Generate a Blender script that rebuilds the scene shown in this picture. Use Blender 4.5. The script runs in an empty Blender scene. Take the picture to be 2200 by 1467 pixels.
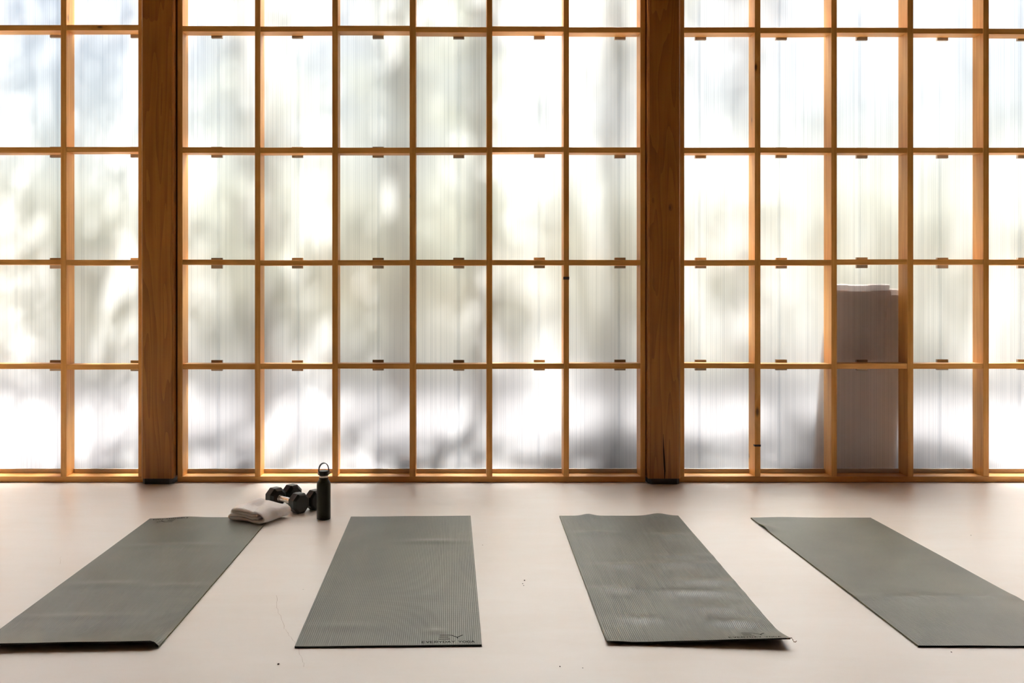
import bpy, bmesh, math, random
from mathutils import Vector, Matrix

random.seed(7)
SC = bpy.context.scene
COL = SC.collection

# ------------------------------------------------------------------ camera
F_PX, CAM_H, VPX, VPY = 1974.0, 1.155, 985.0, 625.0
cam_data = bpy.data.cameras.new('camera')
cam = bpy.data.objects.new('camera', cam_data)
COL.objects.link(cam)
cam.location = (0, 0, CAM_H)
cam.rotation_euler = (math.radians(90), 0, 0)
cam_data.sensor_width = 36
cam_data.lens = F_PX / 2200 * 36
cam_data.shift_x = (1100 - VPX) / 2200
cam_data.shift_y = -(733.5 - VPY) / 2200
cam_data.clip_end = 200
SC.camera = cam

# ------------------------------------------------------------------ sky, sun, exposure
SUN_AZ, SUN_EL = math.radians(7), math.radians(43)
SUN_ENERGY, SUN_ANGLE = 43.0, math.radians(1.1)
SKY_STRENGTH = 0.082
EXPOSURE = 0.60
world = bpy.data.worlds.new('sky')
SC.world = world
world.use_nodes = True
wn = world.node_tree
bg = wn.nodes['Background']
sky = wn.nodes.new('ShaderNodeTexSky')
sky.sky_type = 'NISHITA'
sky.sun_disc = False
sky.sun_elevation = SUN_EL
sky.sun_rotation = SUN_AZ
sky.air_density = 1.0
sky.dust_density = 1.6
wn.links.new(sky.outputs[0], bg.inputs[0])
bg.inputs[1].default_value = SKY_STRENGTH
S = Vector((math.sin(SUN_AZ) * math.cos(SUN_EL), math.cos(SUN_AZ) * math.cos(SUN_EL), math.sin(SUN_EL)))
sun_data = bpy.data.lights.new('sun', 'SUN')
sun_data.energy = SUN_ENERGY
sun_data.angle = SUN_ANGLE
sun_data.color = (1.0, 0.98, 0.945)
sun = bpy.data.objects.new('sun', sun_data)
COL.objects.link(sun)
sun.rotation_euler = S.to_track_quat('Z', 'Y').to_euler()
sun.location = S * 30
SC.view_settings.view_transform = 'Standard'
SC.view_settings.look = 'None'
SC.view_settings.exposure = EXPOSURE
SC.view_settings.gamma = 1.0
SC.view_settings.use_curve_mapping = False
try:
    SC.cycles.max_bounces = 12
    SC.cycles.diffuse_bounces = 6
    SC.cycles.transmission_bounces = 8
    SC.cycles.glossy_bounces = 4
    SC.cycles.use_denoising = True
    SC.cycles.sample_clamp_indirect = 12
except Exception:
    pass

# ------------------------------------------------------------------ helpers
def wall_x(px, d):
    return (px - VPX) * d / F_PX
def wall_z(py, d):
    return CAM_H - (py - VPY) * d / F_PX
def floor_pt(px, py, z=0.0):
    d = F_PX * (CAM_H - z) / (py - VPY)
    return Vector(((px - VPX) * d / F_PX, d, z))

def link(o, parent=None):
    COL.objects.link(o)
    if parent is not None:
        o.parent = parent
    return o
def tag(o, label=None, cat=None, group=None, kind=None):
    if label: o['label'] = label
    if cat: o['category'] = cat
    if group: o['group'] = group
    if kind: o['kind'] = kind
    return o
def empty(name, loc=(0, 0, 0), rz=0.0):
    o = bpy.data.objects.new(name, None)
    o.empty_display_size = 0.1
    o.location = loc
    o.rotation_euler = (0, 0, rz)
    return link(o)
def mesh_obj(name, bm, mats, parent=None, smooth=False):
    me = bpy.data.meshes.new(name)
    bm.normal_update()
    bm.to_mesh(me)
    bm.free()
    for m in (mats if isinstance(mats, (list, tuple)) else [mats]):
        me.materials.append(m)
    if smooth:
        for p in me.polygons:
            p.use_smooth = True
    return link(bpy.data.objects.new(name, me), parent)
def box_bm(x0, x1, y0, y1, z0, z1, bev=0.0, seg=1, bm=None):
    own = bm is None
    b = bmesh.new()
    bmesh.ops.create_cube(b, size=1)
    for v in b.verts:
        v.co = Vector((x0 + (v.co.x + .5) * (x1 - x0), y0 + (v.co.y + .5) * (y1 - y0), z0 + (v.co.z + .5) * (z1 - z0)))
    if bev:
        bmesh.ops.bevel(b, geom=b.edges[:], offset=bev, segments=seg, affect='EDGES', profile=.5)
    if own:
        return b
    tmp = bpy.data.meshes.new('t'); b.to_mesh(tmp); b.free(); bm.from_mesh(tmp); bpy.data.meshes.remove(tmp)
    return bm
def lathe_bm(profile, n=48, axis_mat=None, bm=None):
    bm = bm or bmesh.new()
    rings = []
    for r, z in profile:
        if r < 1e-6:
            rings.append([bm.verts.new((0, 0, z))])
        else:
            rings.append([bm.verts.new((r * math.cos(2 * math.pi * i / n), r * math.sin(2 * math.pi * i / n), z)) for i in range(n)])
    for a, b in zip(rings[:-1], rings[1:]):
        for i in range(n):
            j = (i + 1) % n
            if len(a) == 1 and len(b) == 1: continue
            if len(a) == 1: bm.faces.new((a[0], b[j], b[i]))
            elif len(b) == 1: bm.faces.new((a[i], a[j], b[0]))
            else: bm.faces.new((a[i], a[j], b[j], b[i]))
    if axis_mat is not None:
        bm.transform(axis_mat)
    return bm

# ------------------------------------------------------------------ node helpers / materials
class NT:
    def __init__(self, name):
        self.m = bpy.data.materials.new(name)
        self.m.use_nodes = True
        self.t = self.m.node_tree
        self.bsdf = self.t.nodes['Principled BSDF']
        self.out = self.t.nodes['Material Output']
    def n(self, typ, **kw):
        nd = self.t.nodes.new(typ)
        for k, v in kw.items():
            if k.startswith('i_'):
                nd.inputs[k[2:].replace('_', ' ')].default_value = v
            else:
                setattr(nd, k, v)
        return nd
    def l(self, a, b):
        self.t.links.new(a, b)
    def math(self, op, a, b=None, c=None, clamp=False):
        nd = self.t.nodes.new('ShaderNodeMath'); nd.operation = op; nd.use_clamp = clamp
        for i, v in enumerate((a, b, c)):
            if v is None: continue
            if isinstance(v, (int, float)): nd.inputs[i].default_value = v
            else: self.l(v, nd.inputs[i])
        return nd.outputs[0]
    def ramp(self, fac, stops, interp='LINEAR'):
        nd = self.t.nodes.new('ShaderNodeValToRGB')
        nd.color_ramp.interpolation = interp
        e = nd.color_ramp.elements
        while len(e) < len(stops): e.new(.5)
        for el, (p, c) in zip(e, stops):
            el.position = p
            el.color = c if len(c) == 4 else (*c, 1)
        self.l(fac, nd.inputs[0])
        return nd.outputs[0]
    def mix(self, fac, a, b, blend='MIX'):
        nd = self.t.nodes.new('ShaderNodeMix'); nd.data_type = 'RGBA'; nd.blend_type = blend
        for v, s in ((fac, nd.inputs[0]), (a, nd.inputs[6]), (b, nd.inputs[7])):
            if isinstance(v, (int, float)): s.default_value = v
            elif isinstance(v, tuple): s.default_value = v if len(v) == 4 else (*v, 1)
            else: self.l(v, s)
        return nd.outputs[2]
    def bump(self, height, strength, dist):
        nd = self.n('ShaderNodeBump'); nd.inputs['Strength'].default_value = strength
        nd.inputs['Distance'].default_value = dist
        self.l(height, nd.inputs['Height']); self.l(nd.outputs[0], self.bsdf.inputs['Normal'])
    def set(self, **kw):
        for k, v in kw.items():
            s = self.bsdf.inputs[k.replace('_', ' ')]
            if isinstance(v, (int, float)): s.default_value = v
            elif isinstance(v, tuple): s.default_value = v if len(v) == 4 else (*v, 1)
            else: self.l(v, s)

def simple(name, col, rough=.5, spec=.5, metal=0.0):
    t = NT(name); t.set(Base_Color=col, Roughness=rough, Specular_IOR_Level=spec, Metallic=metal)
    return t.m

def wood(name, axis, dark, mid, light, across=55.0, along=2.2, knot=0.16, rough=.42, rings=0.0):
    """softwood with the grain along one local axis, with knots of its own shape"""
    t = NT(name)
    tc = t.n('ShaderNodeTexCoord'); oi = t.n('ShaderNodeObjectInfo')
    off = t.n('ShaderNodeVectorMath', operation='SCALE'); off.inputs[0].default_value = (37.0, 19.0, 53.0)
    t.l(oi.outputs['Random'], off.inputs['Scale'])
    add = t.n('ShaderNodeVectorMath', operation='ADD')
    t.l(tc.outputs['Object'], add.inputs[0]); t.l(off.outputs[0], add.inputs[1])
    sc = [across] * 3; sc[axis] = along
    # knots first so the grain can bend round them
    ks = [9.0] * 3; ks[axis] = 3.6
    km = t.n('ShaderNodeMapping'); km.inputs['Scale'].default_value = ks
    t.l(add.outputs[0], km.inputs[0])
    vo = t.n('ShaderNodeTexVoronoi'); vo.inputs['Scale'].default_value = 1.0
    t.l(km.outputs[0], vo.inputs['Vector'])
    sep = t.n('ShaderNodeSeparateColor'); t.l(vo.outputs['Color'], sep.inputs[0])
    size = t.math('MULTIPLY', t.math('SUBTRACT', sep.outputs[0], 0.62), knot * 2.6)      # only some cells hold a knot
    size = t.math('MAXIMUM', size, 0.0001)
    kd = t.math('DIVIDE', vo.outputs['Distance'], size)
    kmask = t.ramp(kd, [(0.35, (1, 1, 1)), (0.9, (0, 0, 0))])
    khalo = t.ramp(t.math('MULTIPLY', kd, .35), [(0.2, (1, 1, 1)), (1.0, (0, 0, 0))])
    warp = t.n('ShaderNodeVectorMath', operation='SCALE'); warp.inputs[0].default_value = (.02, .02, .02)
    t.l(khalo, warp.inputs['Scale'])
    add2 = t.n('ShaderNodeVectorMath', operation='ADD'); t.l(add.outputs[0], add2.inputs[0]); t.l(warp.outputs[0], add2.inputs[1])
    mp = t.n('ShaderNodeMapping'); mp.inputs['Scale'].default_value = sc
    t.l(add2.outputs[0], mp.inputs[0])
    n1 = t.n('ShaderNodeTexNoise'); n1.inputs['Scale'].default_value = 1.0; n1.inputs['Detail'].default_value = 5
    n1.inputs['Roughness'].default_value = .62; n1.inputs['Distortion'].default_value = .35
    t.l(mp.outputs[0], n1.inputs['Vector'])
    fac = n1.outputs[0]
    if rings:
        rs = [9.0] * 3; rs[axis] = .55
        rm = t.n('ShaderNodeMapping'); rm.inputs['Scale'].default_value = rs
        t.l(add2.outputs[0], rm.inputs[0])
        rn = t.n('ShaderNodeTexNoise'); rn.inputs['Scale'].default_value = 1.0; rn.inputs['Detail'].default_value = 1.5
        t.l(rm.outputs[0], rn.inputs['Vector'])
        w = t.math('FRACT', t.math('MULTIPLY', rn.outputs[0], 13.0))
        fac = t.math('ADD', t.math('MULTIPLY', fac, 1 - rings), t.math('MULTIPLY', w, rings))
    col = t.ramp(fac, [(0.25, dark), (0.5, mid), (0.78, light)])
    big = t.n('ShaderNodeTexNoise'); big.inputs['Scale'].default_value = 1.3; t.l(add.outputs[0], big.inputs['Vector'])
    tone = t.ramp(big.outputs[0], [(0.3, (.86, .84, .80)), (0.7, (1.08, 1.06, 1.04))])
    col = t.mix(1.0, col, tone, 'MULTIPLY')
    # each board has its own tone
    bt = t.ramp(oi.outputs['Random'], [(0, (.88, .85, .80)), (1, (1.06, 1.06, 1.06))])
    col = t.mix(1.0, col, bt, 'MULTIPLY')
    col = t.mix(t.math('MULTIPLY', khalo, .35), col, tuple(c * .8 for c in dark))
    col = t.mix(kmask, col, tuple(c * .22 for c in dark))
    t.set(Base_Color=col, Roughness=rough, Specular_IOR_Level=.4)
    t.bump(fac, .2, .0012)
    return t.m

W_D, W_M, W_L = (.54, .245, .048), (.70, .345, .085), (.82, .46, .155)
M_stud = wood('fir_upright', 2, W_D, W_M, W_L)
M_rail = wood('fir_crosswise', 0, W_D, W_M, W_L)
P_D, P_M, P_L = (.21, .076, .010), (.295, .112, .017), (.36, .146, .027)
M_post = wood('fir_post', 2, P_D, P_M, P_L, across=70, along=1.5, knot=.12, rings=.35)
M_clip = wood('clip_wood', 0, (.36, .30, .24), (.45, .38, .31), (.54, .47, .39), knot=0.0)
M_track = simple('track_strip', (.54, .47, .43), .5)
M_blacksteel = simple('black_steel', (.012, .012, .014), .45)

# pale trowelled floor
def floor_mat():
    t = NT('trowelled_floor')
    tc = t.n('ShaderNodeTexCoord')
    a = t.n('ShaderNodeTexNoise'); a.inputs['Scale'].default_value = .9; a.inputs['Detail'].default_value = 6; a.inputs['Roughness'].default_value = .6
    mp = t.n('ShaderNodeMapping'); mp.inputs['Scale'].default_value = (.8, 1.5, 1)
    t.l(tc.outputs['Object'], mp.inputs[0]); t.l(mp.outputs[0], a.inputs['Vector'])
    b = t.n('ShaderNodeTexNoise'); b.inputs['Scale'].default_value = 5; b.inputs['Detail'].default_value = 8; b.inputs['Roughness'].default_value = .65; b.inputs['Distortion'].default_value = .8
    mp2 = t.n('ShaderNodeMapping'); mp2.inputs['Scale'].default_value = (.5, 1.6, 1); mp2.inputs['Rotation'].default_value = (0, 0, .5)
    t.l(tc.outputs['Object'], mp2.inputs[0]); t.l(mp2.outputs[0], b.inputs['Vector'])
    col = t.ramp(a.outputs[0], [(.3, (.745, .665, .58)), (.7, (.81, .75, .685))])
    col = t.mix(t.ramp(b.outputs[0], [(.30, (0, 0, 0)), (.80, (.40, .40, .40))]), col, (.85, .825, .79))
    # scattered dark flecks in the screed
    vo = t.n('ShaderNodeTexVoronoi'); vo.inputs['Scale'].default_value = 2.6
    t.l(tc.outputs['Object'], vo.inputs['Vector'])
    fl = t.ramp(vo.outputs['Distance'], [(.006, (1, 1, 1)), (.012, (0, 0, 0))])
    col = t.mix(t.math('MULTIPLY', fl, .7), col, (.25, .19, .15))
    rough = t.ramp(a.outputs[0], [(.3, (.30, .30, .30)), (.7, (.40, .40, .40))])
    t.set(Base_Color=col, Roughness=rough, Specular_IOR_Level=.75)
    t.bump(a.outputs[0], .05, .004)
    return t.m
M_floor = floor_mat()

# multiwall polycarbonate: a diffusing skin with vertical ribs, and clear skins behind it
PANE_TRANSLUCENT, PANE_ROUGH, PANE_IOR = .072, .36, 1.32
def pane_mat():
    t = NT('ribbed_polycarbonate')
    t.t.nodes.remove(t.bsdf)
    tc = t.n('ShaderNodeTexCoord')
    geo = t.n('ShaderNodeNewGeometry')
    sx = t.n('ShaderNodeSeparateXYZ'); t.l(geo.outputs['Position'], sx.inputs[0])
    comb = t.n('ShaderNodeCombineXYZ'); t.l(sx.outputs[0], comb.inputs[0])
    t.l(t.math('MULTIPLY', sx.outputs[2], .004), comb.inputs[2])
    n1 = t.n('ShaderNodeTexNoise'); n1.inputs['Scale'].default_value = 75; n1.inputs['Detail'].default_value = 2.5; n1.inputs['Roughness'].default_value = .7
    t.l(comb.outputs[0], n1.inputs['Vector'])
    web = t.math('SINE', t.math('MULTIPLY', sx.outputs[0], 2 * math.pi / .0125))
    web = t.math('POWER', t.math('MULTIPLY', t.math('ADD', web, 1.0), .5), 6.0)
    stripe = t.math('ADD', t.math('MULTIPLY', n1.outputs[0], .55), t.math('MULTIPLY', web, -.10))
    tint = t.ramp(stripe, [(.10, (.72, .735, .745)), (.20, (.85, .86, .86)), (.28, (.915, .92, .915)), (.42, (.98, .98, .975))])
    tr = t.n('ShaderNodeBsdfTranslucent'); t.l(tint, tr.inputs[0])
    rf = t.n('ShaderNodeBsdfRefraction'); rf.distribution = 'GGX'
    rf.inputs['Roughness'].default_value = PANE_ROUGH; rf.inputs['IOR'].default_value = PANE_IOR
    t.l(tint, rf.inputs[0])
    mx = t.n('ShaderNodeMixShader'); mx.inputs[0].default_value = PANE_TRANSLUCENT
    t.l(rf.outputs[0], mx.inputs[1]); t.l(tr.outputs[0], mx.inputs[2])
    df = t.n('ShaderNodeBsdfDiffuse'); df.inputs[0].default_value = (.8, .8, .8, 1)
    m2 = t.n('ShaderNodeMixShader'); m2.inputs[0].default_value = .12
    t.l(mx.outputs[0], m2.inputs[1]); t.l(df.outputs[0], m2.inputs[2])
    t.l(m2.outputs[0], t.out.inputs[0])
    return t.m
M_pane = pane_mat()
def clear_mat():
    t = NT('clear_polycarbonate')
    t.t.nodes.remove(t.bsdf)
    tp = t.n('ShaderNodeBsdfTransparent'); tp.inputs[0].default_value = (.97, .975, .975, 1)
    gl = t.n('ShaderNodeBsdfGlossy'); gl.inputs['Roughness'].default_value = .2
    mx = t.n('ShaderNodeMixShader'); mx.inputs[0].default_value = .04
    t.l(tp.outputs[0], mx.inputs[1]); t.l(gl.outputs[0], mx.inputs[2]); t.l(mx.outputs[0], t.out.inputs[0])
    return t.m
M_clear = clear_mat()
def joint_mat():
    t = NT('joint_plastic')
    t.t.nodes.remove(t.bsdf)
    tp = t.n('ShaderNodeBsdfTransparent'); tp.inputs[0].default_value = (.92, .93, .94, 1)
    t.l(tp.outputs[0], t.out.inputs[0])
    return t.m
M_joint = joint_mat()

# ------------------------------------------------------------------ the room shell
Y_W = 5.547                 # front face of the timber grid
DEPTH = .118                # stud depth
Y_P = Y_W + DEPTH           # inner skin of the polycarbonate
X_L, X_R = -4.93, 4.37
Y_BACK, Z_TOP = -3.6, 4.18

fl = mesh_obj('floor', box_bm(X_L, X_R, Y_BACK, Y_P + .03, -.12, 0), M_floor)
tag(fl, 'pale cream trowelled screed floor with faint streaks and cracks', kind='structure')
M_plaster = simple('warm_plaster', (.16, .125, .10), .8, .2)
M_boards = simple('ceiling_boards', (.14, .075, .035), .6, .3)
tag(mesh_obj('ceiling', box_bm(X_L - .2, X_R + .2, Y_BACK - .2, Y_P + .04, Z_TOP, Z_TOP + .15), M_boards), kind='structure')
tag(mesh_obj('wall_left', box_bm(X_L - .15, X_L, Y_BACK, Y_P + .02, 0, Z_TOP), M_plaster), kind='structure')
tag(mesh_obj('wall_right', box_bm(X_R, X_R + .15, Y_BACK, Y_P + .02, 0, Z_TOP), M_plaster), kind='structure')
tag(mesh_obj('wall_back', box_bm(X_L - .15, X_R + .15, Y_BACK - .15, Y_BACK, 0, Z_TOP), M_plaster), kind='structure')

# polycarbonate wall: tall interlocking sheets behind the timber grid
wall_far = empty('wall_far', (0, Y_P, 0))
tag(wall_far, 'milky ribbed polycarbonate sheets behind the timber grid', kind='structure')
SEAM0, PITCH = -1.4854, .4957
seams = [SEAM0 + PITCH * n for n in range(-7, 13)]
seams = [s for s in seams if X_L < s < X_R]
edges = [X_L] + seams + [X_R]
for a, b in zip(edges[:-1], edges[1:]):
    bm = box_bm(a, b, 0, .016, .020, Z_TOP - .01)
    bm.normal_update()
    for f in bm.faces:
        f.material_index = 0 if f.normal.y < -.5 else 1
    p = mesh_obj('panel', bm, [M_pane, M_clear], wall_far)
    if b in seams:
        mesh_obj('joint_strip', box_bm(b - .008, b + .008, .017, .034, .020, Z_TOP - .01), M_joint, p)

# timber grid ----------------------------------------------------------
def row_y(k, px):
    base = {1: (782.3, -.0009), 2: (558.2, -.0003), 3: (315.0, .0011), 4: (53.2, .0033), 5: (-205.0, .0045)}[k]
    return base[0] + base[1] * px
def wx(px): return wall_x(px, Y_W)
LEFT = [(wx(-846), wx(-834)), (wx(-687), wx(-675)), (wx(-524), wx(-512)), (wx(-361), wx(-349)), (wx(-197), wx(-185)), (wx(-33), wx(-21)), (wx(130.5), wx(142.8)), (-1.933, -1.899)]
LEFT = [s for s in LEFT if s[0] > X_L + .02]
MID = [(-1.697, -1.666), (wx(547.6), wx(559.4)), (wx(713.7), wx(725.9)), (wx(880), wx(893.2)), (wx(1045.6), wx(1057.7)), (wx(1211), wx(1222.6)), (1.098, 1.129)]
RIGHT = [(1.332, 1.3635), (wx(1621.5), wx(1633.9)), (wx(1786.3), wx(1798.4)), (wx(1949.7), wx(1962.2)), (wx(2112.5), wx(2124.6)), (wx(2277), wx(2289)), (wx(2441), wx(2453))]
SILL_T = .0355
rng = random.Random(3)
grid_label = {1: 'timber window grid at the far left, ending at the left post',
              2: 'six-column timber window grid between the two heavy posts',
              3: 'timber window grid to the right of the right-hand post'}
for bi, studs in ((1, LEFT), (2, MID), (3, RIGHT)):
    win = empty('window_%d' % bi, (0, Y_W, 0))
    tag(win, grid_label[bi], kind='structure')
    x0, x1 = studs[0][0], studs[-1][1]
    if bi == 3: x1 = X_R - .005
    if bi == 1: x0 = X_L + .005
    def part(name, bm, mat, parent=win):
        # centre the mesh on its own origin so that the grain starts there
        c = Vector((0, 0, 0)); n = 0
        for v in bm.verts: c += v.co; n += 1
        c /= n
        for v in bm.verts: v.co -= c
        o = mesh_obj(name, bm, mat, parent)
        o.location = c
        return o
    part('sill', box_bm(x0, x1, 0, DEPTH - .002, .0015, SILL_T, .0015), M_rail)
    part('top_plate', box_bm(x0, x1, 0, DEPTH - .002, Z_TOP - .04, Z_TOP - .001, .0015), M_rail)
    for (a, b) in studs:
        o = part('stud', box_bm(a, b, rng.uniform(-.0015, .0015), DEPTH - .001, SILL_T, Z_TOP - .04, .0016), M_stud)
    cells = list(zip(studs[:-1], studs[1:]))
    for (l, r) in cells:
        a, b = l[1], r[0]
        cx = VPX + (a + b) / 2 * F_PX / Y_W
        part('track', box_bm(a + .0005, b - .0005, DEPTH - .014, DEPTH - .001, SILL_T, .0617), M_track)
        for k in range(1, 6):
            yt = row_y(k, cx) + rng.uniform(-1.0, 1.0)
            th = (11.4 + rng.uniform(-.4, 1.0))
            zt, zb = wall_z(yt, Y_W), wall_z(yt + th, Y_W)
            dd = rng.uniform(0, .004)
            bm = box_bm(a + .0004, b - .0004, dd, DEPTH - .021, zb, zt, .0015)
            tl = rng.uniform(-.004, .004)
            for v in bm.verts: v.co.z += (v.co.x - (a + b) / 2) * tl
            rail = part('rail', bm, M_rail)
    # fixing clips where each sheet joint passes a rail
    for s in seams:
        if not (x0 < s < x1): continue
        inside = [(l, r) for l, r in cells if l[1] - .03 < s < r[0] + .03]
        if not inside: continue
        l, r = inside[0]
        ca, cb = max(s - .034, l[1] + .001), min(s + .034, r[0] - .001)
        if cb - ca < .012: continue
        cx = VPX + s * F_PX / Y_W
        for k in range(1, 5):
            zc = wall_z(row_y(k, cx) + 6.0, Y_W) + rng.uniform(-.0015, .0015)
            hh = .033
            part('clip', box_bm(ca, cb, DEPTH - .0205, DEPTH - .0005, zc - hh, zc + hh, .001), M_clip)

# dark bands wrapped round two of the studs
M_band = simple('dark_band', (.02, .014, .010), .6)
for bname, pa, pb, ya, yb in (('window_2', 1211, 1222.6, 594.5, 600.5), ('window_3', 1621.5, 1633.9, 955, 959)):
    mesh_obj('band', box_bm(wx(pa) - .0012, wx(pb) + .0012, -.0035, .02, wall_z(yb, Y_W), wall_z(ya, Y_W)), M_band, bpy.data.objects[bname])

# heavy posts ------------------------------------------------------------
def post(xa, xb, label):
    e = empty('timber_post', ((xa + xb) / 2, 5.494 + .10, 0))
    tag(e, label, 'post', 'heavy square timber posts')
    w = (xb - xa) / 2
    bm = bmesh.new()
    ch, y0, y1 = .009, -.10, .10 - .03
    prof = [(-w + ch, y0), (w - ch, y0), (w, y0 + ch), (w, y1), (-w, y1), (-w, y0 + ch)]
    lo = [bm.verts.new((x, y, .033)) for x, y in prof]
    hi = [bm.verts.new((x, y, Z_TOP - .002)) for x, y in prof]
    n = len(prof)
    for i in range(n): bm.faces.new((lo[i], lo[(i + 1) % n], hi[(i + 1) % n], hi[i]))
    bm.faces.new(lo[::-1]); bm.faces.new(hi)
    mesh_obj('shaft', bm, M_post, e)
    bm = bmesh.new()
    prof = [(-w + .004, y0 + .02), (-w + .022, y0 - .001), (w - .022, y0 - .001), (w - .004, y0 + .02), (w - .004, y1), (-w + .004, y1)]
    lo = [bm.verts.new((x, y, .0005)) for x, y in prof]; hi = [bm.verts.new((x, y, .033)) for x, y in prof]
    for i in range(6): bm.faces.new((lo[i], lo[(i + 1) % 6], hi[(i + 1) % 6], hi[i]))
    bm.faces.new(lo[::-1]); bm.faces.new(hi)
    tag(mesh_obj('base_plate', bm, M_blacksteel, e), 'black steel shoe under the post')
    return e
p1 = post(-1.898, -1.706, 'heavy brown square timber post behind the towel and dumbbells, left of the two')
p2 = post(1.134, 1.328, 'heavy brown square timber post with a drying crack at its foot, right of the two')
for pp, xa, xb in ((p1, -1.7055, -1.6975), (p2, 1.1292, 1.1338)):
    o_ = mesh_obj('dark_gap_filler', box_bm(xa - pp.location.x, xb - pp.location.x, 5.557 - pp.location.y, 5.660 - pp.location.y, .04, Z_TOP - .05), M_blacksteel, pp)  # black strip added to darken the gap between post and stud
# drying check at the foot of the right post
M_dark = simple('dark_crack', (.02, .010, .004), .9, .1)
bm = bmesh.new()
pts = [(-.006, .30, .0008), (-.004, .20, .0035), (.000, .13, .0050), (.003, .08, .0042), (.001, .033, .0018)]
L = [bm.verts.new((x - w, -.1004, z)) for x, z, w in pts]; R = [bm.verts.new((x + w, -.1004, z)) for x, z, w in pts]
for i in range(4): bm.faces.new((L[i], L[i + 1], R[i + 1], R[i]))
mesh_obj('drying_crack', bm, M_dark, p2)

# ------------------------------------------------------------------ outside the wall
def ground_mat():
    t = NT('dark_soil')
    tc = t.n('ShaderNodeTexCoord'); n = t.n('ShaderNodeTexNoise'); n.inputs['Scale'].default_value = 3; n.inputs['Detail'].default_value = 8
    t.l(tc.outputs['Object'], n.inputs['Vector'])
    t.set(Base_Color=t.ramp(n.outputs[0], [(.3, (.026, .023, .026)), (.7, (.046, .041, .046))]), Roughness=.9, Specular_IOR_Level=.2)  # dark soil colour, lowered to dim the view through the bottom panes
    return t.m
tag(mesh_obj('ground', box_bm(-30, 30, Y_P + .04, 45, -.2, -.06), ground_mat()), 'dark soil ground outside the milky wall', kind='structure')

def leaf_mat(name, c1, c2):
    t = NT(name)
    t.t.nodes.remove(t.bsdf)
    geo = t.n('ShaderNodeNewGeometry')
    c = t.ramp(geo.outputs['Random Per Island'], [(0, c1), (1, c2)])
    d = t.n('ShaderNodeBsdfDiffuse'); t.l(c, d.inputs[0])
    r = t.n('ShaderNodeBsdfTranslucent'); t.l(c, r.inputs[0])
    mx = t.n('ShaderNodeMixShader'); mx.inputs[0].default_value = .45
    t.l(d.outputs[0], mx.inputs[1]); t.l(r.outputs[0], mx.inputs[2]); t.l(mx.outputs[0], t.out.inputs[0])
    return t.m
M_leaf = leaf_mat('tree_leaf', (.34, .35, .29), (.50, .51, .44))
M_hedge = leaf_mat('hedge_leaf', (.27, .27, .225), (.39, .385, .33))
M_bark = simple('bark', (.17, .12, .085), .9, .2)

def add_leaf(bm, c, size, r):
    n = Vector((r.gauss(0, 1), r.gauss(0, 1), r.gauss(0, 1))).normalized()
    u = n.orthogonal().normalized(); v = n.cross(u)
    a = r.uniform(0, 6.28); u, v = u * math.cos(a) + v * math.sin(a), v * math.cos(a) - u * math.sin(a)
    vs = [bm.verts.new(c + u * size), bm.verts.new(c + v * size * .5 + n * size * .1), bm.verts.new(c - u * size), bm.verts.new(c - v * size * .5 + n * size * .1)]
    bm.faces.new(vs)
def limb(bm, pts, radii, n=7):
    prev = None
    for i, p in enumerate(pts):
        d = (pts[min(i + 1, len(pts) - 1)] - pts[max(i - 1, 0)]).normalized()
        u = d.orthogonal().normalized(); w = d.cross(u)
        ring = [bm.verts.new(p + (u * math.cos(6.2832 * k / n) + w * math.sin(6.2832 * k / n)) * radii[i]) for k in range(n)]
        if prev:
            for k in range(n): bm.faces.new((prev[k], prev[(k + 1) % n], ring[(k + 1) % n], ring[k]))
        prev = ring
    return bm

# garden trees between the sun and the wall; their crowns shade the milky sheets.
# For each bay column (edges in wall metres) and each row: how much of the sun the crown takes away.
def on_wall(px, py): return wall_x(px, Y_P), wall_z(py, Y_P)
COLS = [(-40, 145), (145, 350), (350, 560), (560, 722), (722, 887), (887, 1050), (1050, 1216), (1216, 1420), (1420, 1615), (1615, 1780), (1780, 1945), (1945, 2105), (2105, 2260)]
RW = [(-430, -90), (-90, 67), (67, 325), (325, 565), (565, 786), (786, 1020), (1020, 1900)]  # outer rows: unseen foliage added to cut the sun on floor and ground
COVER = [
 [.50, .50, .50, .50, .55, .55, .40, .40, .40, .40, .40, .40, .40],
 [.60, .40, .35, .30, .45, .55, .03, .10, .30, .22, .18, .30, .40],
 [.62, .58, .66, .66, .82, .86, .28, .30, .40, .26, .55, .25, .55],
 [.66, .62, .70, .66, .93, .91, .34, .12, .40, .38, .32, .32, .25],
 [.60, .60, .66, .66, .90, .84, .52, .25, .34, .28, .22, .25, .18],
 [.42, .52, .64, .64, .70, .68, .62, .54, .72, .74, .55, .50, .42],
 [.60, .60, .62, .62, .62, .62, .64, .64, .64, .66, .62, .60, .60],
]
TREES = {
 'a': ((0, 1), 5.0, 6.2, 'garden tree shading the milky panes left of the left post'),
 'b': ((2, 3), 7.0, 8.2, 'garden tree dappling the milky panes just right of the left post'),
 'c': ((4, 5), 5.2, 6.4, 'dense garden tree greying the milky panes above the second yoga mat'),
 'd': ((6, 7, 8), 8.4, 9.6, 'thin garden tree lightly dappling the milky panes around the right post'),
 'e': ((9, 10, 11, 12), 10.6, 12.0, 'garden tree shading the milky panes at the far right'),
}
LEAF = .062
lr = random.Random(11)
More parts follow.
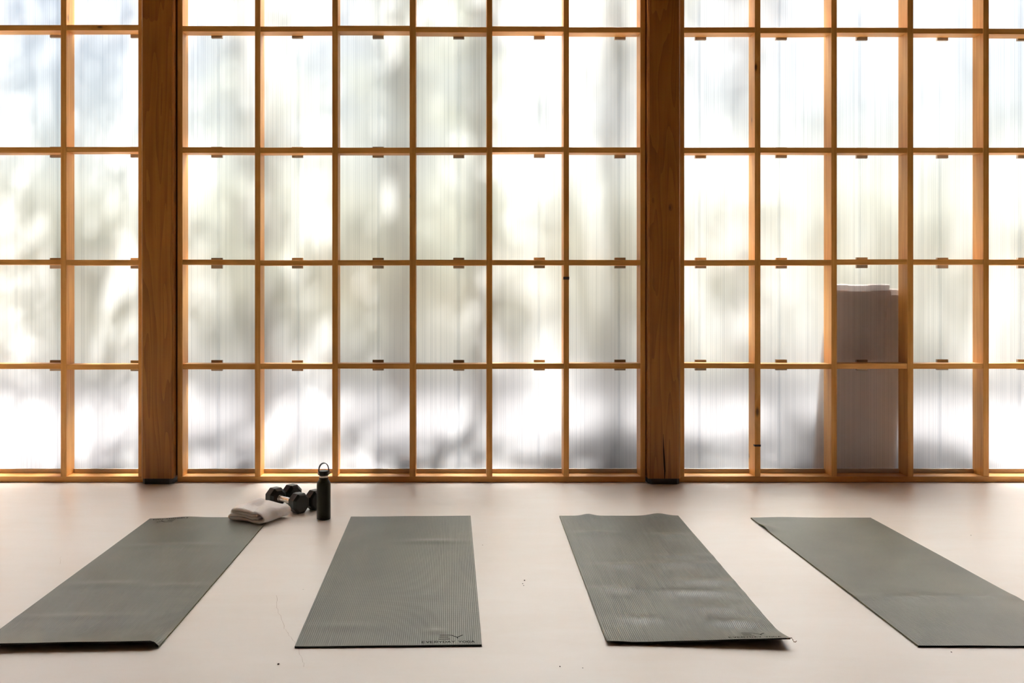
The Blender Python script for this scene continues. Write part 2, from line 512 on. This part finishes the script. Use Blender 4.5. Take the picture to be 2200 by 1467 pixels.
for key, (cols, t0, t1, lab) in TREES.items():
    clumps = []
    for ci in cols:
        for ri in range(7):
            cov = COVER[ri][ci] * (.78 if ci < 4 else 1.0) + (.07 if ci > 7 else 0) + (.10 if ri == 5 else 0)
            x0, zt = on_wall(COLS[ci][0], RW[ri][0]); x1, zb = on_wall(COLS[ci][1], RW[ri][1])
            area = (x1 - x0) * (zt - zb)
            leaf_a = .50 * LEAF * LEAF
            total = -math.log(1 - cov) * area / leaf_a * 1.15
            ncl = max(2, int(area / .020))
            per = total / ncl
            for _ in range(ncl):
                x = lr.uniform(x0, x1); z = lr.uniform(zb, zt)
                t = lr.uniform(t0, t1)
                c = Vector((x, Y_P, z)) + S * t
                clumps.append((c, lr.uniform(.07, .15), max(1, int(per * lr.uniform(.2, 1.8)))))
    mx = sum(c.x for c, *_ in clumps) / len(clumps); my = sum(c.y for c, *_ in clumps) / len(clumps)
    base = Vector((mx, my + .1, -.06))
    tree = empty('garden_tree', base)
    tag(tree, lab, 'tree', 'garden trees outside the milky wall')
    bm = bmesh.new()
    ztop = max(c.z for c, *_ in clumps)
    limb(bm, [Vector((0, 0, 0)), Vector((.04, .03, 1.2)), Vector((0, 0, 2.4)), Vector((-.05, .05, ztop * .75)), Vector((.02, 0, ztop + .3))], [.11, .09, .07, .045, .012])
    mesh_obj('trunk', bm, M_bark, tree)
    fb = bmesh.new(); lb = bmesh.new()
    for k, (c, rad, n) in enumerate(clumps):
        q = c - base
        if k % 6 == 0:
            st = Vector((0, 0, max(1.6, q.z * .66)))
            limb(lb, [st, st.lerp(q, .5) + Vector((0, 0, .12)), q], [.022, .013, .005], 5)
        for _ in range(n):
            o = Vector((lr.gauss(0, .6), lr.gauss(0, .6), lr.gauss(0, .6)))
            add_leaf(fb, q + o * rad, LEAF * lr.uniform(.65, 1.3), lr)
    mesh_obj('branches', lb, M_bark, tree)
    tag(mesh_obj('foliage', fb, M_leaf, tree), kind='stuff')

# a clipped hedge at the end of the garden
hb = bmesh.new()
hr = random.Random(5)
for _ in range(12000):
    x = hr.uniform(-14, 14); z = hr.uniform(0, 2.6) + .12 * math.sin(x * 1.7); y = 15 + hr.uniform(0, .8)
    add_leaf(hb, Vector((x, y, z)), hr.uniform(.10, .18), hr)
tag(mesh_obj('hedge', hb, M_hedge), 'long green hedge faintly seen through the milky panes', 'hedge', kind='stuff')

# two brown boards leaning against the outside of the sheets
M_board = wood('leaning_board_wood', 2, (.66, .47, .39), (.76, .56, .48), (.84, .64, .56), knot=0)
M_board2 = wood('leaning_board_pale', 2, (.72, .47, .34), (.80, .55, .41), (.86, .62, .48), knot=0)
def leaning_board(xa, xb, top, mat, label):
    foot = .33
    o = empty('leaning_board', ((xa + xb) / 2, Y_P + .035 + foot, -.06))
    tag(o, label, 'board')
    L_ = math.hypot(top + .06, foot)
    w = (xb - xa) / 2
    ang = math.atan2(foot, top + .06)
    for i, (a0, b0) in enumerate(((-w, -w / 3), (-w / 3 + .001, w / 3 - .001), (w / 3, w))):
        bm = box_bm(a0, b0, 0, .022, 0, L_ - (.004 if i == 1 else 0), .002)
        bm.transform(Matrix.Rotation(ang, 4, 'X'))
        mesh_obj('plank', bm, mat, o)
    for zz in (.18, L_ - .2):
        bm = box_bm(-w + .01, w - .01, .0225, .045, zz, zz + .06, .002)
        bm.transform(Matrix.Rotation(ang, 4, 'X'))
        mesh_obj('batten', bm, mat, o)
leaning_board(2.285, 2.672, 1.192, M_board, 'dark brown board outside, blurred behind the milky pane at right')
leaning_board(2.674, 2.812, 1.163, M_board2, 'narrow paler brown board outside, beside the dark one behind the pane')

# ------------------------------------------------------------------ yoga mats
def mat_material():
    t = NT('ribbed_mat_foam')
    uv = t.n('ShaderNodeUVMap'); uv.uv_map = 'UVMap'
    s = t.n('ShaderNodeSeparateXYZ'); t.l(uv.outputs[0], s.inputs[0])
    ru = t.math('SINE', t.math('MULTIPLY', s.outputs[0], 2 * math.pi / .0070))
    rv = t.math('SINE', t.math('MULTIPLY', s.outputs[1], 2 * math.pi / .0062))
    h = t.math('ADD', t.math('MULTIPLY', ru, .8), t.math('MULTIPLY', rv, .12))
    n = t.n('ShaderNodeTexNoise'); n.inputs['Scale'].default_value = 420; n.inputs['Detail'].default_value = 2
    t.l(uv.outputs[0], n.inputs['Vector'])
    h = t.math('ADD', h, t.math('MULTIPLY', n.outputs[0], .35))
    n2 = t.n('ShaderNodeTexNoise'); n2.inputs['Scale'].default_value = 4; n2.inputs['Detail'].default_value = 5
    t.l(uv.outputs[0], n2.inputs['Vector'])
    c = t.ramp(n2.outputs[0], [(.3, (.030, .028, .018)), (.7, (.054, .051, .034))])
    sp = t.ramp(n.outputs[0], [(.35, (.70, .70, .70)), (.65, (1.35, 1.33, 1.25))])
    c = t.mix(1.0, c, sp, 'MULTIPLY')
    t.set(Base_Color=c, Roughness=.31, Specular_IOR_Level=.30, Sheen_Weight=.20, Sheen_Roughness=.25, Sheen_Tint=(1.0, .97, .86))
    t.bump(h, .6, .00055)
    return t.m
M_mat = mat_material()
M_mat_edge = simple('mat_edge_foam', (.018, .017, .013), .8, .2)
M_mat_side = simple('mat_side_foam', (.085, .080, .035), .8, .2)
M_print = simple('pressed_print', (.004, .004, .003), 1.0, .0)
TH = .0055

def ridge(u, v, u0, v0, amp, su, sv):
    return amp * math.exp(-((u - u0) / su) ** 2 - ((v - v0) / sv) ** 2)

class Mat:
    """u runs across (0..1, left to right), v runs from the far end (0) to the near end (1)"""
    def __init__(self, FL, FR, NL, NR, hfun, side=(0, 0, 0, 0)):
        self.c = [Vector(p) for p in (FL, FR, NL, NR)]
        self.h = hfun
        self.side = side
    def xy(self, u, v):
        FL, FR, NL, NR = self.c
        a = FL.lerp(FR, u); b = NL.lerp(NR, u)
        p = a.lerp(b, v)
        return p
    def at(self, u, v, top=True):
        p = self.xy(u, v)
        return Vector((p.x, p.y, .0008 + max(0, self.h(u, v)) + (TH if top else 0)))
    def build(self, label, nu=44, nv=110):
        org = self.xy(.5, .5); org = Vector((org.x, org.y, 0))
        root = empty('yoga_mat', org)
        tag(root, label, 'yoga mat', 'grey-green yoga mats laid out side by side')
        bm = bmesh.new(); uvl = bm.loops.layers.uv.new('UVMap')
        T = [[bm.verts.new(self.at(i / nu, j / nv) - org) for i in range(nu + 1)] for j in range(nv + 1)]
        B = [[bm.verts.new(self.at(i / nu, j / nv, False) - org) for i in range(nu + 1)] for j in range(nv + 1)]
        Wm, Lm = .61, 1.73
        uvof = {}
        for j in range(nv + 1):
            for i in range(nu + 1):
                uvof[T[j][i]] = uvof[B[j][i]] = (i / nu * Wm, j / nv * Lm)
        def face(vs, m, sm=True):
            f = bm.faces.new(vs); f.material_index = m; f.smooth = sm
            for lp in f.loops: lp[uvl].uv = uvof[lp.vert]
        for j in range(nv):
            for i in range(nu):
                face((T[j][i], T[j + 1][i], T[j + 1][i + 1], T[j][i + 1]), 0)
                face((B[j][i], B[j][i + 1], B[j + 1][i + 1], B[j + 1][i]), 1)
        def dupv(v):
            nv_ = bm.verts.new(v.co); uvof[nv_] = uvof[v]; return nv_
        def wall(tops, bots, m):
            t2 = [dupv(v) for v in tops]; b2 = [dupv(v) for v in bots]
            for i in range(len(t2) - 1):
                face((t2[i], t2[i + 1], b2[i + 1], b2[i]), m, False)
        wall(T[0], B[0], 1)
        wall(T[nv][::-1], B[nv][::-1], 1)
        wall([r_[0] for r_ in T][::-1], [r_[0] for r_ in B][::-1], 2)
        wall([r_[nu] for r_ in T], [r_[nu] for r_ in B], 2)
        self.sheet = mesh_obj('sheet', bm, [M_mat, M_mat_edge, M_mat_side], root)
        self.root, self.org = root, org
        return root
    def lay(self, bm, flip=False):
        """bend a flat drawing (x from the right edge in metres, y from the near edge) onto the mat"""
        for v in bm.verts:
            u, w = 1 + v.co.x / .61, 1 - v.co.y / 1.73
            if flip: u, w = 1 - u, 1 - w
            v.co = self.at(min(max(u, 0), 1), min(max(w, 0), 1)) + Vector((0, 0, .0004 + v.co.z)) - self.org
        return bm

def stroke(bm, pts, w):
    for (x0, y0), (x1, y1) in zip(pts[:-1], pts[1:]):
        d = Vector((x1 - x0, y1 - y0)); n = Vector((-d.y, d.x)).normalized() * w / 2
        k = max(1, int(d.length / .008))
        for i in range(k):
            a = Vector((x0, y0)) + d * (i / k); b = Vector((x0, y0)) + d * ((i + 1) / k)
            vs = [bm.verts.new((*(a - n), 0)), bm.verts.new((*(b - n), 0)), bm.verts.new((*(b + n), 0)), bm.verts.new((*(a + n), 0))]
            bm.faces.new(vs)
GLYPH = {
 'E': [[(1, 1), (0, 1), (0, 0), (1, 0)], [(0, .5), (.9, .5)]],
 'V': [[(0, 1), (.5, 0), (1, 1)]],
 'R': [[(0, 0), (0, 1), (.8, 1), (1, .85), (1, .6), (.8, .45), (0, .45)], [(.55, .45), (1, 0)]],
 'Y': [[(0, 1), (.5, .45), (1, 1)], [(.5, .45), (.5, 0)]],
 'D': [[(0, 0), (0, 1), (.6, 1), (1, .7), (1, .3), (.6, 0), (0, 0)]],
 'A': [[(0, 0), (.5, 1), (1, 0)], [(.2, .35), (.8, .35)]],
 'O': [[(.3, 0), (0, .3), (0, .7), (.3, 1), (.7, 1), (1, .7), (1, .3), (.7, 0), (.3, 0)]],
 'G': [[(1, .8), (.7, 1), (.3, 1), (0, .7), (0, .3), (.3, 0), (.75, 0), (1, .2), (1, .5), (.6, .5)]],
}
def print_logo(m, flip=False):
    # EY mark: three bars running into a V
    bm = bmesh.new()
    ox, oy = -.142, .048
    for k, (xa, xb) in enumerate(((0, .038), (.002, .033), (.003, .034))):
        stroke(bm, [(ox + xa, oy + .018 * k), (ox + xb, oy + .018 * k)], .0045)
    stroke(bm, [(ox + .034, oy + .036), (ox + .043, oy + .034), (ox + .062, oy + .016), (ox + .081, oy + .036)], .0042)
    stroke(bm, [(ox + .062, oy + .016), (ox + .064, oy + .006)], .0035)
    mesh_obj('logo', m.lay(bm, flip), M_print, m.root)
    bm = bmesh.new()
    x = -.196
    for ch in 'EVERYDAY YOGA':
        if ch != ' ':
            for st in GLYPH[ch]:
                stroke(bm, [(x + p * .0098, .017 + q * .0155) for p, q in st], .0026)
        x += .0140 if ch != ' ' else .0085
    mesh_obj('lettering', m.lay(bm, flip), M_print, m.root)

def noisy(seed):
    r = random.Random(seed)
    ks = [(r.uniform(2, 7), r.uniform(6, 22), r.uniform(0, 6.28), r.uniform(.15, .5)) for _ in range(7)]
    def f(u, v):
        s = 0
        for a, b, p, w in ks: s += w * math.sin(a * u * 2 + b * v + p + 1.5 * math.sin(3 * u + p))
        return .0011 * (s / 1.2 + .6)
    return f

n1 = noisy(1)
def h1(u, v):
    h = max(0, n1(u, v)) * .7
    h += ridge(u, v, .30, .0, .007, .14, .05)
    h += ridge(u, v, .45, .30, .004, .25, .022) + ridge(u, v, .30, .62, .004, .2, .02) + ridge(u, v, .75, .64, .003, .2, .018) + ridge(u, v, .35, .83, .003, .3, .016)
    h += .019 * max(0, (v - .90) / .10) ** 1.7 * (1 - .0 * u) * min(1, (1 - u) / .035 + .1)
    return h
n2 = noisy(2)
def h2(u, v):
    return max(0, n2(u, v)) * .55 + ridge(u, v, .7, .28, .003, .2, .02) + ridge(u, v, .75, .93, .0025, .05, .012) + ridge(u, v, .2, .9, .002, .2, .02)
n3 = noisy(3)
def h3(u, v):
    h = max(0, n3(u, v)) * .9
    for (a, b, am, su, sv) in ((.24, .0, .010, .06, .03), (.83, .0, .012, .09, .035), (.25, .20, .008, .13, .022), (.80, .22, .006, .12, .02), (.80, .42, .005, .2, .02), (.30, .50, .007, .15, .02),
                               (.75, .485, .006, .22, .02), (.80, .62, .008, .16, .018), (.20, .68, .006, .16, .018), (.70, .70, .009, .25, .018), (.25, .87, .007, .14, .018), (.80, .89, .011, .14, .02), (.72, .80, .005, .2, .02)):
        h += ridge(u, v, a, b, am, su, sv)
    h += (.026 * max(0, (v - .90) / .10) ** 1.5) * max(0, (u - .15) / .85) ** .9
    h += .007 * max(0, (v - .93) / .07) * math.exp(-((u - .0) / .25) ** 2)
    return h
n4 = noisy(4)
def h4(u, v):
    return max(0, n4(u, v)) * .6 + ridge(u, v, 0, .12, .010, .08, .035) + ridge(u, v, .25, .0, .003, .15, .03) + ridge(u, v, .5, .72, .003, .8, .02)

def fp(px, py, z=TH): 
    p = floor_pt(px, py, z); return (p.x, p.y, 0)
m1 = Mat(fp(322, 1114), fp(582, 1110), fp(-60, 1385, .022), fp(341, 1385, .012), h1)
m2 = Mat(fp(754, 1110), fp(1011, 1108), fp(633, 1389), fp(1035, 1385), h2)
m3 = Mat(fp(1202, 1108), fp(1457, 1108), fp(1304, 1377, .012), fp(1698, 1370, .032), h3)
m4 = Mat(fp(1613, 1112), fp(1870, 1112), fp(1973, 1387), fp(2377, 1388), h4)
m1.build('grey-green yoga mat with the folded white towel on its far corner')
m2.build('grey-green yoga mat lying flat just right of the dark water bottle')
m3.build('wrinkled grey-green yoga mat with a curled-up near edge and a loose thread at its corner')
m4.build('grey-green yoga mat at the far right, running out of the picture')
print_logo(m1, flip=True)
print_logo(m2)
print_logo(m3)
# loose thread at the lifted corner of the third mat
c = m3.at(1, 1, True) - m3.org
bm = bmesh.new()
limb(bm, [c + Vector(p) for p in ((-.012, .0, -.002), (.004, -.002, .000), (.007, -.003, -.006), (.010, -.003, -.012), (.016, -.003, -.013), (.019, -.003, -.009))], [.0015] * 6, 6)
mesh_obj('loose_thread', bm, simple('thread', (.14, .07, .02), .8), m3.root)

# ------------------------------------------------------------------ folded towel
def towel():
    near = floor_pt(567, 1129, TH); left = floor_pt(488, 1116, TH); right = floor_pt(611, 1112, TH)
    U = (near - left); lu = U.length; U.normalize()
    V = Vector((-U.y, U.x, 0)); ld = .205
    root = empty('towel', (left.x, left.y, TH + .0030), math.atan2(U.y, U.x))
    tag(root, 'white folded cotton towel resting on the far corner of a yoga mat', 'towel')
    th = .0150
    # fold path in the (u, z) plane
    path = []
    def line(a, b, n=12):
        for i in range(n + 1):
            f = i / n; path.append((a[0] + (b[0] - a[0]) * f, a[1] + (b[1] - a[1]) * f))
    def arc(cx, cz, rx, rz, a0, a1, n=10):
        for i in range(1, n):
            a = a0 + (a1 - a0) * i / n; path.append((cx + rx * math.cos(a), cz + rz * math.sin(a)))
    r = th / 2
    z1, z2, z3, z4 = r, r + th * 1.06, r + th * 2.14, r + th * 3.25
    W = lu
    line((W - .042, z2), (.022, z2), 22)
    arc(.022, (z1 + z2) / 2, .016, (z2 - z1) / 2, math.pi / 2, 3 * math.pi / 2)
    line((.022, z1), (W - .030, z1), 24)
    arc(W - .030, (z1 + z4) / 2, .024, (z4 - z1) / 2, -math.pi / 2, math.pi / 2, 14)
    line((W - .030, z4), (.030, z4), 24)
    arc(.030, (z3 + z4) / 2, .018, (z4 - z3) / 2, math.pi / 2, 3 * math.pi / 2)
    line((.030, z3), (W - .050, z3), 22)
    # ribbon outline
    n = len(path)
    nrm = []
    for i in range(n):
        a = path[max(i - 1, 0)]; b = path[min(i + 1, n - 1)]
        dx, dz = b[0] - a[0], b[1] - a[1]; l = math.hypot(dx, dz) or 1
        nrm.append((-dz / l, dx / l))
    half = th * .485
    outl = [(p[0] + q[0] * half, p[1] + q[1] * half) for p, q in zip(path, nrm)]
    inl = [(p[0] - q[0] * half, p[1] - q[1] * half) for p, q in zip(path, nrm)]
    loop = outl + inl[::-1]
    nd = 30
    rr = random.Random(4)
    waves = [(rr.uniform(18, 60), rr.uniform(10, 70), rr.uniform(0, 6.28), rr.uniform(.3, 1)) for _ in range(8)]
    bm = bmesh.new()
    rings = []
    for k in range(nd + 1):
        f = k / nd
        ring = []
        for (u, z) in loop:
            zn = z / (z4 + r)
            y = f * ld
            # ends bulge, upper fold is skewed back and droops at its far left
            edge = math.sin(math.pi * f) ** .35 if 0 < f < 1 else 0
            squeeze = .82 + .18 * edge
            zz = (z - z2) * squeeze + z2 if zn > .3 else z * (1 if zn < .3 else 1)
            w = sum(a * math.sin(p * u + q * y + s) for p, q, s, a in waves)
            zz += zn ** 2 * w * .0021
            if zn > .55:
                zz += .012 * math.exp(-((u - .05) / .05) ** 2 - ((f - .75) / .3) ** 2)
                zz -= .010 * math.exp(-((u - .10) / .022) ** 2 - ((f - .62) / .2) ** 2) * zn
                zz -= .005 * math.exp(-((u - .16 + .1 * f) / .018) ** 2) * zn
                zz -= .006 * max(0, 1 - u / .10) * (1 - f)
            yy = y + .006 * math.sin(u * 40 + zn * 5) * (f - .5) * 2 + zn * .012 * (1 - u / lu)
            uu = u + .004 * math.sin(y * 30 + zn * 4) + (.006 * zn * math.sin(y * 75) if u > lu - .03 else 0) * .4
            uu += -.006 * abs(f - .5) * (1 if u > lu * .7 else -1)
            ring.append(bm.verts.new((uu, yy, max(zz, .0003))))
        rings.append(ring)
    m = len(loop)
    for a, b in zip(rings[:-1], rings[1:]):
        for i in range(m):
            j = (i + 1) % m
            bm.faces.new((a[i], b[i], b[j], a[j]))
    # end caps: quads across the ribbon
    for ring, flip in ((rings[0], False), (rings[-1], True)):
        for i in range(n - 1):
            q = (ring[i], ring[i + 1], ring[m - 2 - i], ring[m - 1 - i])
            bm.faces.new(q[::-1] if flip else q)
    bmesh.ops.recalc_face_normals(bm, faces=bm.faces[:])
    t = NT('towel_cotton')
    tc = t.n('ShaderNodeTexCoord')
    nz = t.n('ShaderNodeTexNoise'); nz.inputs['Scale'].default_value = 260; nz.inputs['Detail'].default_value = 3
    t.l(tc.outputs['Object'], nz.inputs['Vector'])
    nb = t.n('ShaderNodeTexNoise'); nb.inputs['Scale'].default_value = 38; nb.inputs['Detail'].default_value = 2; nb.inputs['Distortion'].default_value = 1.0
    t.l(tc.outputs['Object'], nb.inputs['Vector'])
    t.set(Base_Color=(.95, .905, .87), Roughness=.95, Specular_IOR_Level=.1, Sheen_Weight=.4, Subsurface_Weight=.5, Subsurface_Scale=.015)
    t.bsdf.inputs['Subsurface Radius'].default_value = (1.0, .9, .82)
    t.bump(t.math('ADD', t.math('MULTIPLY', nz.outputs[0], .25), nb.outputs[0]), .45, .006)
    o = mesh_obj('cloth', bm, t.m, root, smooth=True)
    sb = o.modifiers.new('soft', 'SUBSURF'); sb.levels = sb.render_levels = 1
    return root
towel()

# ------------------------------------------------------------------ dumbbells
M_rubber = simple('black_rubber', (.005, .005, .0055), .29, .3)
def chrome_mat():
    t = NT('chrome')
    t.set(Base_Color=(.84, .82, .80), Metallic=1.0, Roughness=.25)
    return t.m
M_chrome = chrome_mat()
M_steel = simple('brushed_steel', (.62, .58, .53), .3, .5, 1.0)

def head_bm(R=.0515, half=.033):
    """eight-sided rubber head, axis along x, chamfered at both ends"""
    bm = bmesh.new()
    prof = [(-half, .72), (-half + .014, 1.0), (half - .011, 1.0), (half, .80)]
    rings = []
    for x, s in prof:
        rings.append([bm.verts.new((x, s * R * math.cos(math.pi / 8 + math.pi / 4 * i) / math.cos(math.pi / 8), s * R * math.sin(math.pi / 8 + math.pi / 4 * i) / math.cos(math.pi / 8))) for i in range(8)])
    for a, b in zip(rings[:-1], rings[1:]):
        for i in range(8): bm.faces.new((a[i], a[(i + 1) % 8], b[(i + 1) % 8], b[i]))
    bm.faces.new(rings[0][::-1]); bm.faces.new(rings[-1])
    bmesh.ops.bevel(bm, geom=bm.edges[:], offset=.0016, segments=2, affect='EDGES', profile=.5)
    bmesh.ops.recalc_face_normals(bm, faces=bm.faces[:])
    return bm
def dumbbell(pa, pb, label):
    """pa, pb: head centres on the floor"""
    d = pb - pa
    root = empty('dumbbell', ((pa + pb) / 2), math.atan2(d.y, d.x))
    tag(root, label, 'dumbbell', 'black rubber dumbbells behind the bottle')
    hl = d.length / 2; R = .0515
    for sgn in (-1, 1):
        bm = head_bm(R)
        if sgn < 0: bm.transform(Matrix.Rotation(math.pi, 4, 'Z'))
        bm.transform(Matrix.Translation((sgn * hl, 0, R + .0005)))
        h = mesh_obj('weight_head', bm, M_rubber, root)
        # raised lettering plaque on the top facet
        pb_ = box_bm(sgn * hl - .013, sgn * hl + .013, -.011, .011, 2 * R + .0003, 2 * R + .0011, .0003)
        mesh_obj('plaque', pb_, M_rubber, h)
    hp = [(0.0, -hl + .028), (.0185, -hl + .028), (.0185, -hl + .040), (.0155, -hl + .044), (.0165, -hl + .048), (.0135, -hl + .054), (.0150, -.012), (.0158, 0)]
    prof = hp + [(r, -z) for r, z in hp[::-1][1:]]
    bm = lathe_bm(prof, 28)
    bm.transform(Matrix.Rotation(math.pi / 2, 4, 'Y')); bm.transform(Matrix.Translation((0, 0, R)))
    bmesh.ops.recalc_face_normals(bm, faces=bm.faces[:])
    tag(mesh_obj('handle', bm, M_chrome, root, smooth=True), 'chrome knurled handle')
    return root
a0 = floor_pt(594, 1089); a1 = floor_pt(640, 1101)
d = (a1 - a0).normalized(); cA = (a0 + a1) / 2
hl = .098
perp = Vector((-d.y, d.x, 0))
dumbbell(cA - d * hl, cA + d * hl, 'black octagonal dumbbell with chrome handle, the nearer one beside the towel')
cB = cA + perp * .1045 + d * .004
dumbbell(cB - d * hl, cB + d * hl, 'black octagonal dumbbell half hidden by the water bottle')

# ------------------------------------------------------------------ water bottle
def bottle():
    b = floor_pt(695.5, 1114.5)
    root = empty('water_bottle', (b.x, b.y, 0), math.radians(24))
    tag(root, 'dark olive steel water bottle with a black loop lid standing between two mats', 'bottle')
    R = .0352
    prof = [(0, .0006), (R - .004, .0006), (R - .001, .002), (R, .005), (R, .176), (R - .001, .183), (R - .004, .190), (R - .0085, .1955), (.0240, .199), (.0232, .203), (.0232, .2115), (0, .2115)]
    t = NT('olive_powder_coat')
    nz = t.n('ShaderNodeTexNoise'); nz.inputs['Scale'].default_value = 900
    tc = t.n('ShaderNodeTexCoord'); t.l(tc.outputs['Object'], nz.inputs['Vector'])
    t.set(Base_Color=(.010, .011, .006), Roughness=.32, Specular_IOR_Level=.16); t.bump(nz.outputs[0], .15, .0005)
    o = mesh_obj('body', lathe_bm(prof, 64), t.m, root, smooth=True)
    o.data.polygons.foreach_set('use_smooth', [True] * len(o.data.polygons))
    tag(mesh_obj('neck_ring', lathe_bm([(0, .2116), (.0222, .2116), (.0226, .213), (.0226, .220), (.0218, .2215), (0, .2215)], 48), M_steel, root, smooth=False), 'bare steel ring below the lid')
    M_lid = simple('lid_plastic', (.006, .006, .007), .3, .3)
    lid = mesh_obj('lid', lathe_bm([(0, .2218), (.0242, .2218), (.0252, .224), (.0252, .240), (.0244, .2435), (.020, .2448), (0, .2448)], 48), M_lid, root, smooth=False)
    # carrying loop: a flat strap arching over the lid
    bm = bmesh.new()
    pts = []
    for i in range(25):
        a = math.pi * i / 24
        k = .0262 + .0008 * math.sin(a)
        x = -math.cos(a) * k
        z = .235 + (math.sin(a) ** .8) * .048
        pts.append((x, z))
    rings = []
    for i, (x, z) in enumerate(pts):
        p0 = pts[max(i - 1, 0)]; p1 = pts[min(i + 1, 24)]
        tx, tz = p1[0] - p0[0], p1[1] - p0[1]; l = math.hypot(tx, tz); nx, nz_ = -tz / l, tx / l
        w = .0075; h = .0017
        rings.append([bm.verts.new((x + nx * h * s1, w * s2, z + nz_ * h * s1)) for s1, s2 in ((1, -1), (1, 1), (-1, 1), (-1, -1))])
    for a, b2 in zip(rings[:-1], rings[1:]):
        for i in range(4): bm.faces.new((a[i], a[(i + 1) % 4], b2[(i + 1) % 4], b2[i]))
    bm.faces.new(rings[0]); bm.faces.new(rings[-1][::-1])
    bmesh.ops.recalc_face_normals(bm, faces=bm.faces[:])
    mesh_obj('carry_loop', bm, M_lid, lid)
    for s in (-1, 1):
        pv = lathe_bm([(0, 0), (.0092, 0), (.0092, .004), (.0075, .0055), (0, .006)], 24)
        pv.transform(Matrix.Rotation(math.pi / 2 * s, 4, 'Y')); pv.transform(Matrix.Translation((s * .0255, 0, .2330)))
        tag(mesh_obj('pivot_cap', pv, M_steel, lid, smooth=False), 'round steel pivot cap')
    return root
bottle()

# ------------------------------------------------------------------ floor cracks and flecks
def crack(pix, w):
    bm = bmesh.new(); r = random.Random(len(pix))
    pts = []
    for (a, b) in zip(pix[:-1], pix[1:]):
        for i in range(6):
            f = i / 6
            p = floor_pt(a[0] + (b[0] - a[0]) * f, a[1] + (b[1] - a[1]) * f)
            pts.append(p + Vector((r.uniform(-.003, .003), r.uniform(-.006, .006), .0003)))
    L = [bm.verts.new(p + Vector((-w * r.uniform(.3, 1), 0, 0))) for p in pts]; R = [bm.verts.new(p + Vector((w * r.uniform(.3, 1), 0, 0))) for p in pts]
    for i in range(len(pts) - 1): bm.faces.new((L[i], L[i + 1], R[i + 1], R[i]))
    bmesh.ops.recalc_face_normals(bm, faces=bm.faces[:])
    mesh_obj('crack', bm, M_crack, fl)
M_crack = simple('hairline_crack', (.46, .37, .30), .9, .1)
crack([(595, 1278), (597, 1310), (612, 1350), (625, 1368), (640, 1390), (648, 1415), (655, 1437)], .0007)
crack([(130, 1196), (129, 1215)], .0005)
def chip(px, py, s):
    p = floor_pt(px, py)
    bm = bmesh.new(); bmesh.ops.create_icosphere(bm, subdivisions=1, radius=1)
    bmesh.ops.scale(bm, vec=(s, s * 1.5, s * .35), verts=bm.verts[:])
    bmesh.ops.translate(bm, vec=p + Vector((0, 0, s * .3)), verts=bm.verts[:])
    mesh_obj('grit_chip', bm, M_dark, fl)
for px, py, s in ((1127, 1247, .0035), (1123, 1254, .0025), (1125, 1258, .0022), (1203, 1432, .0025), (1252, 1435, .0018), (598, 1427, .004), (2044, 1401, .0025), (2086, 1150, .0022), (1037, 1171, .002)):
    chip(px, py, s)
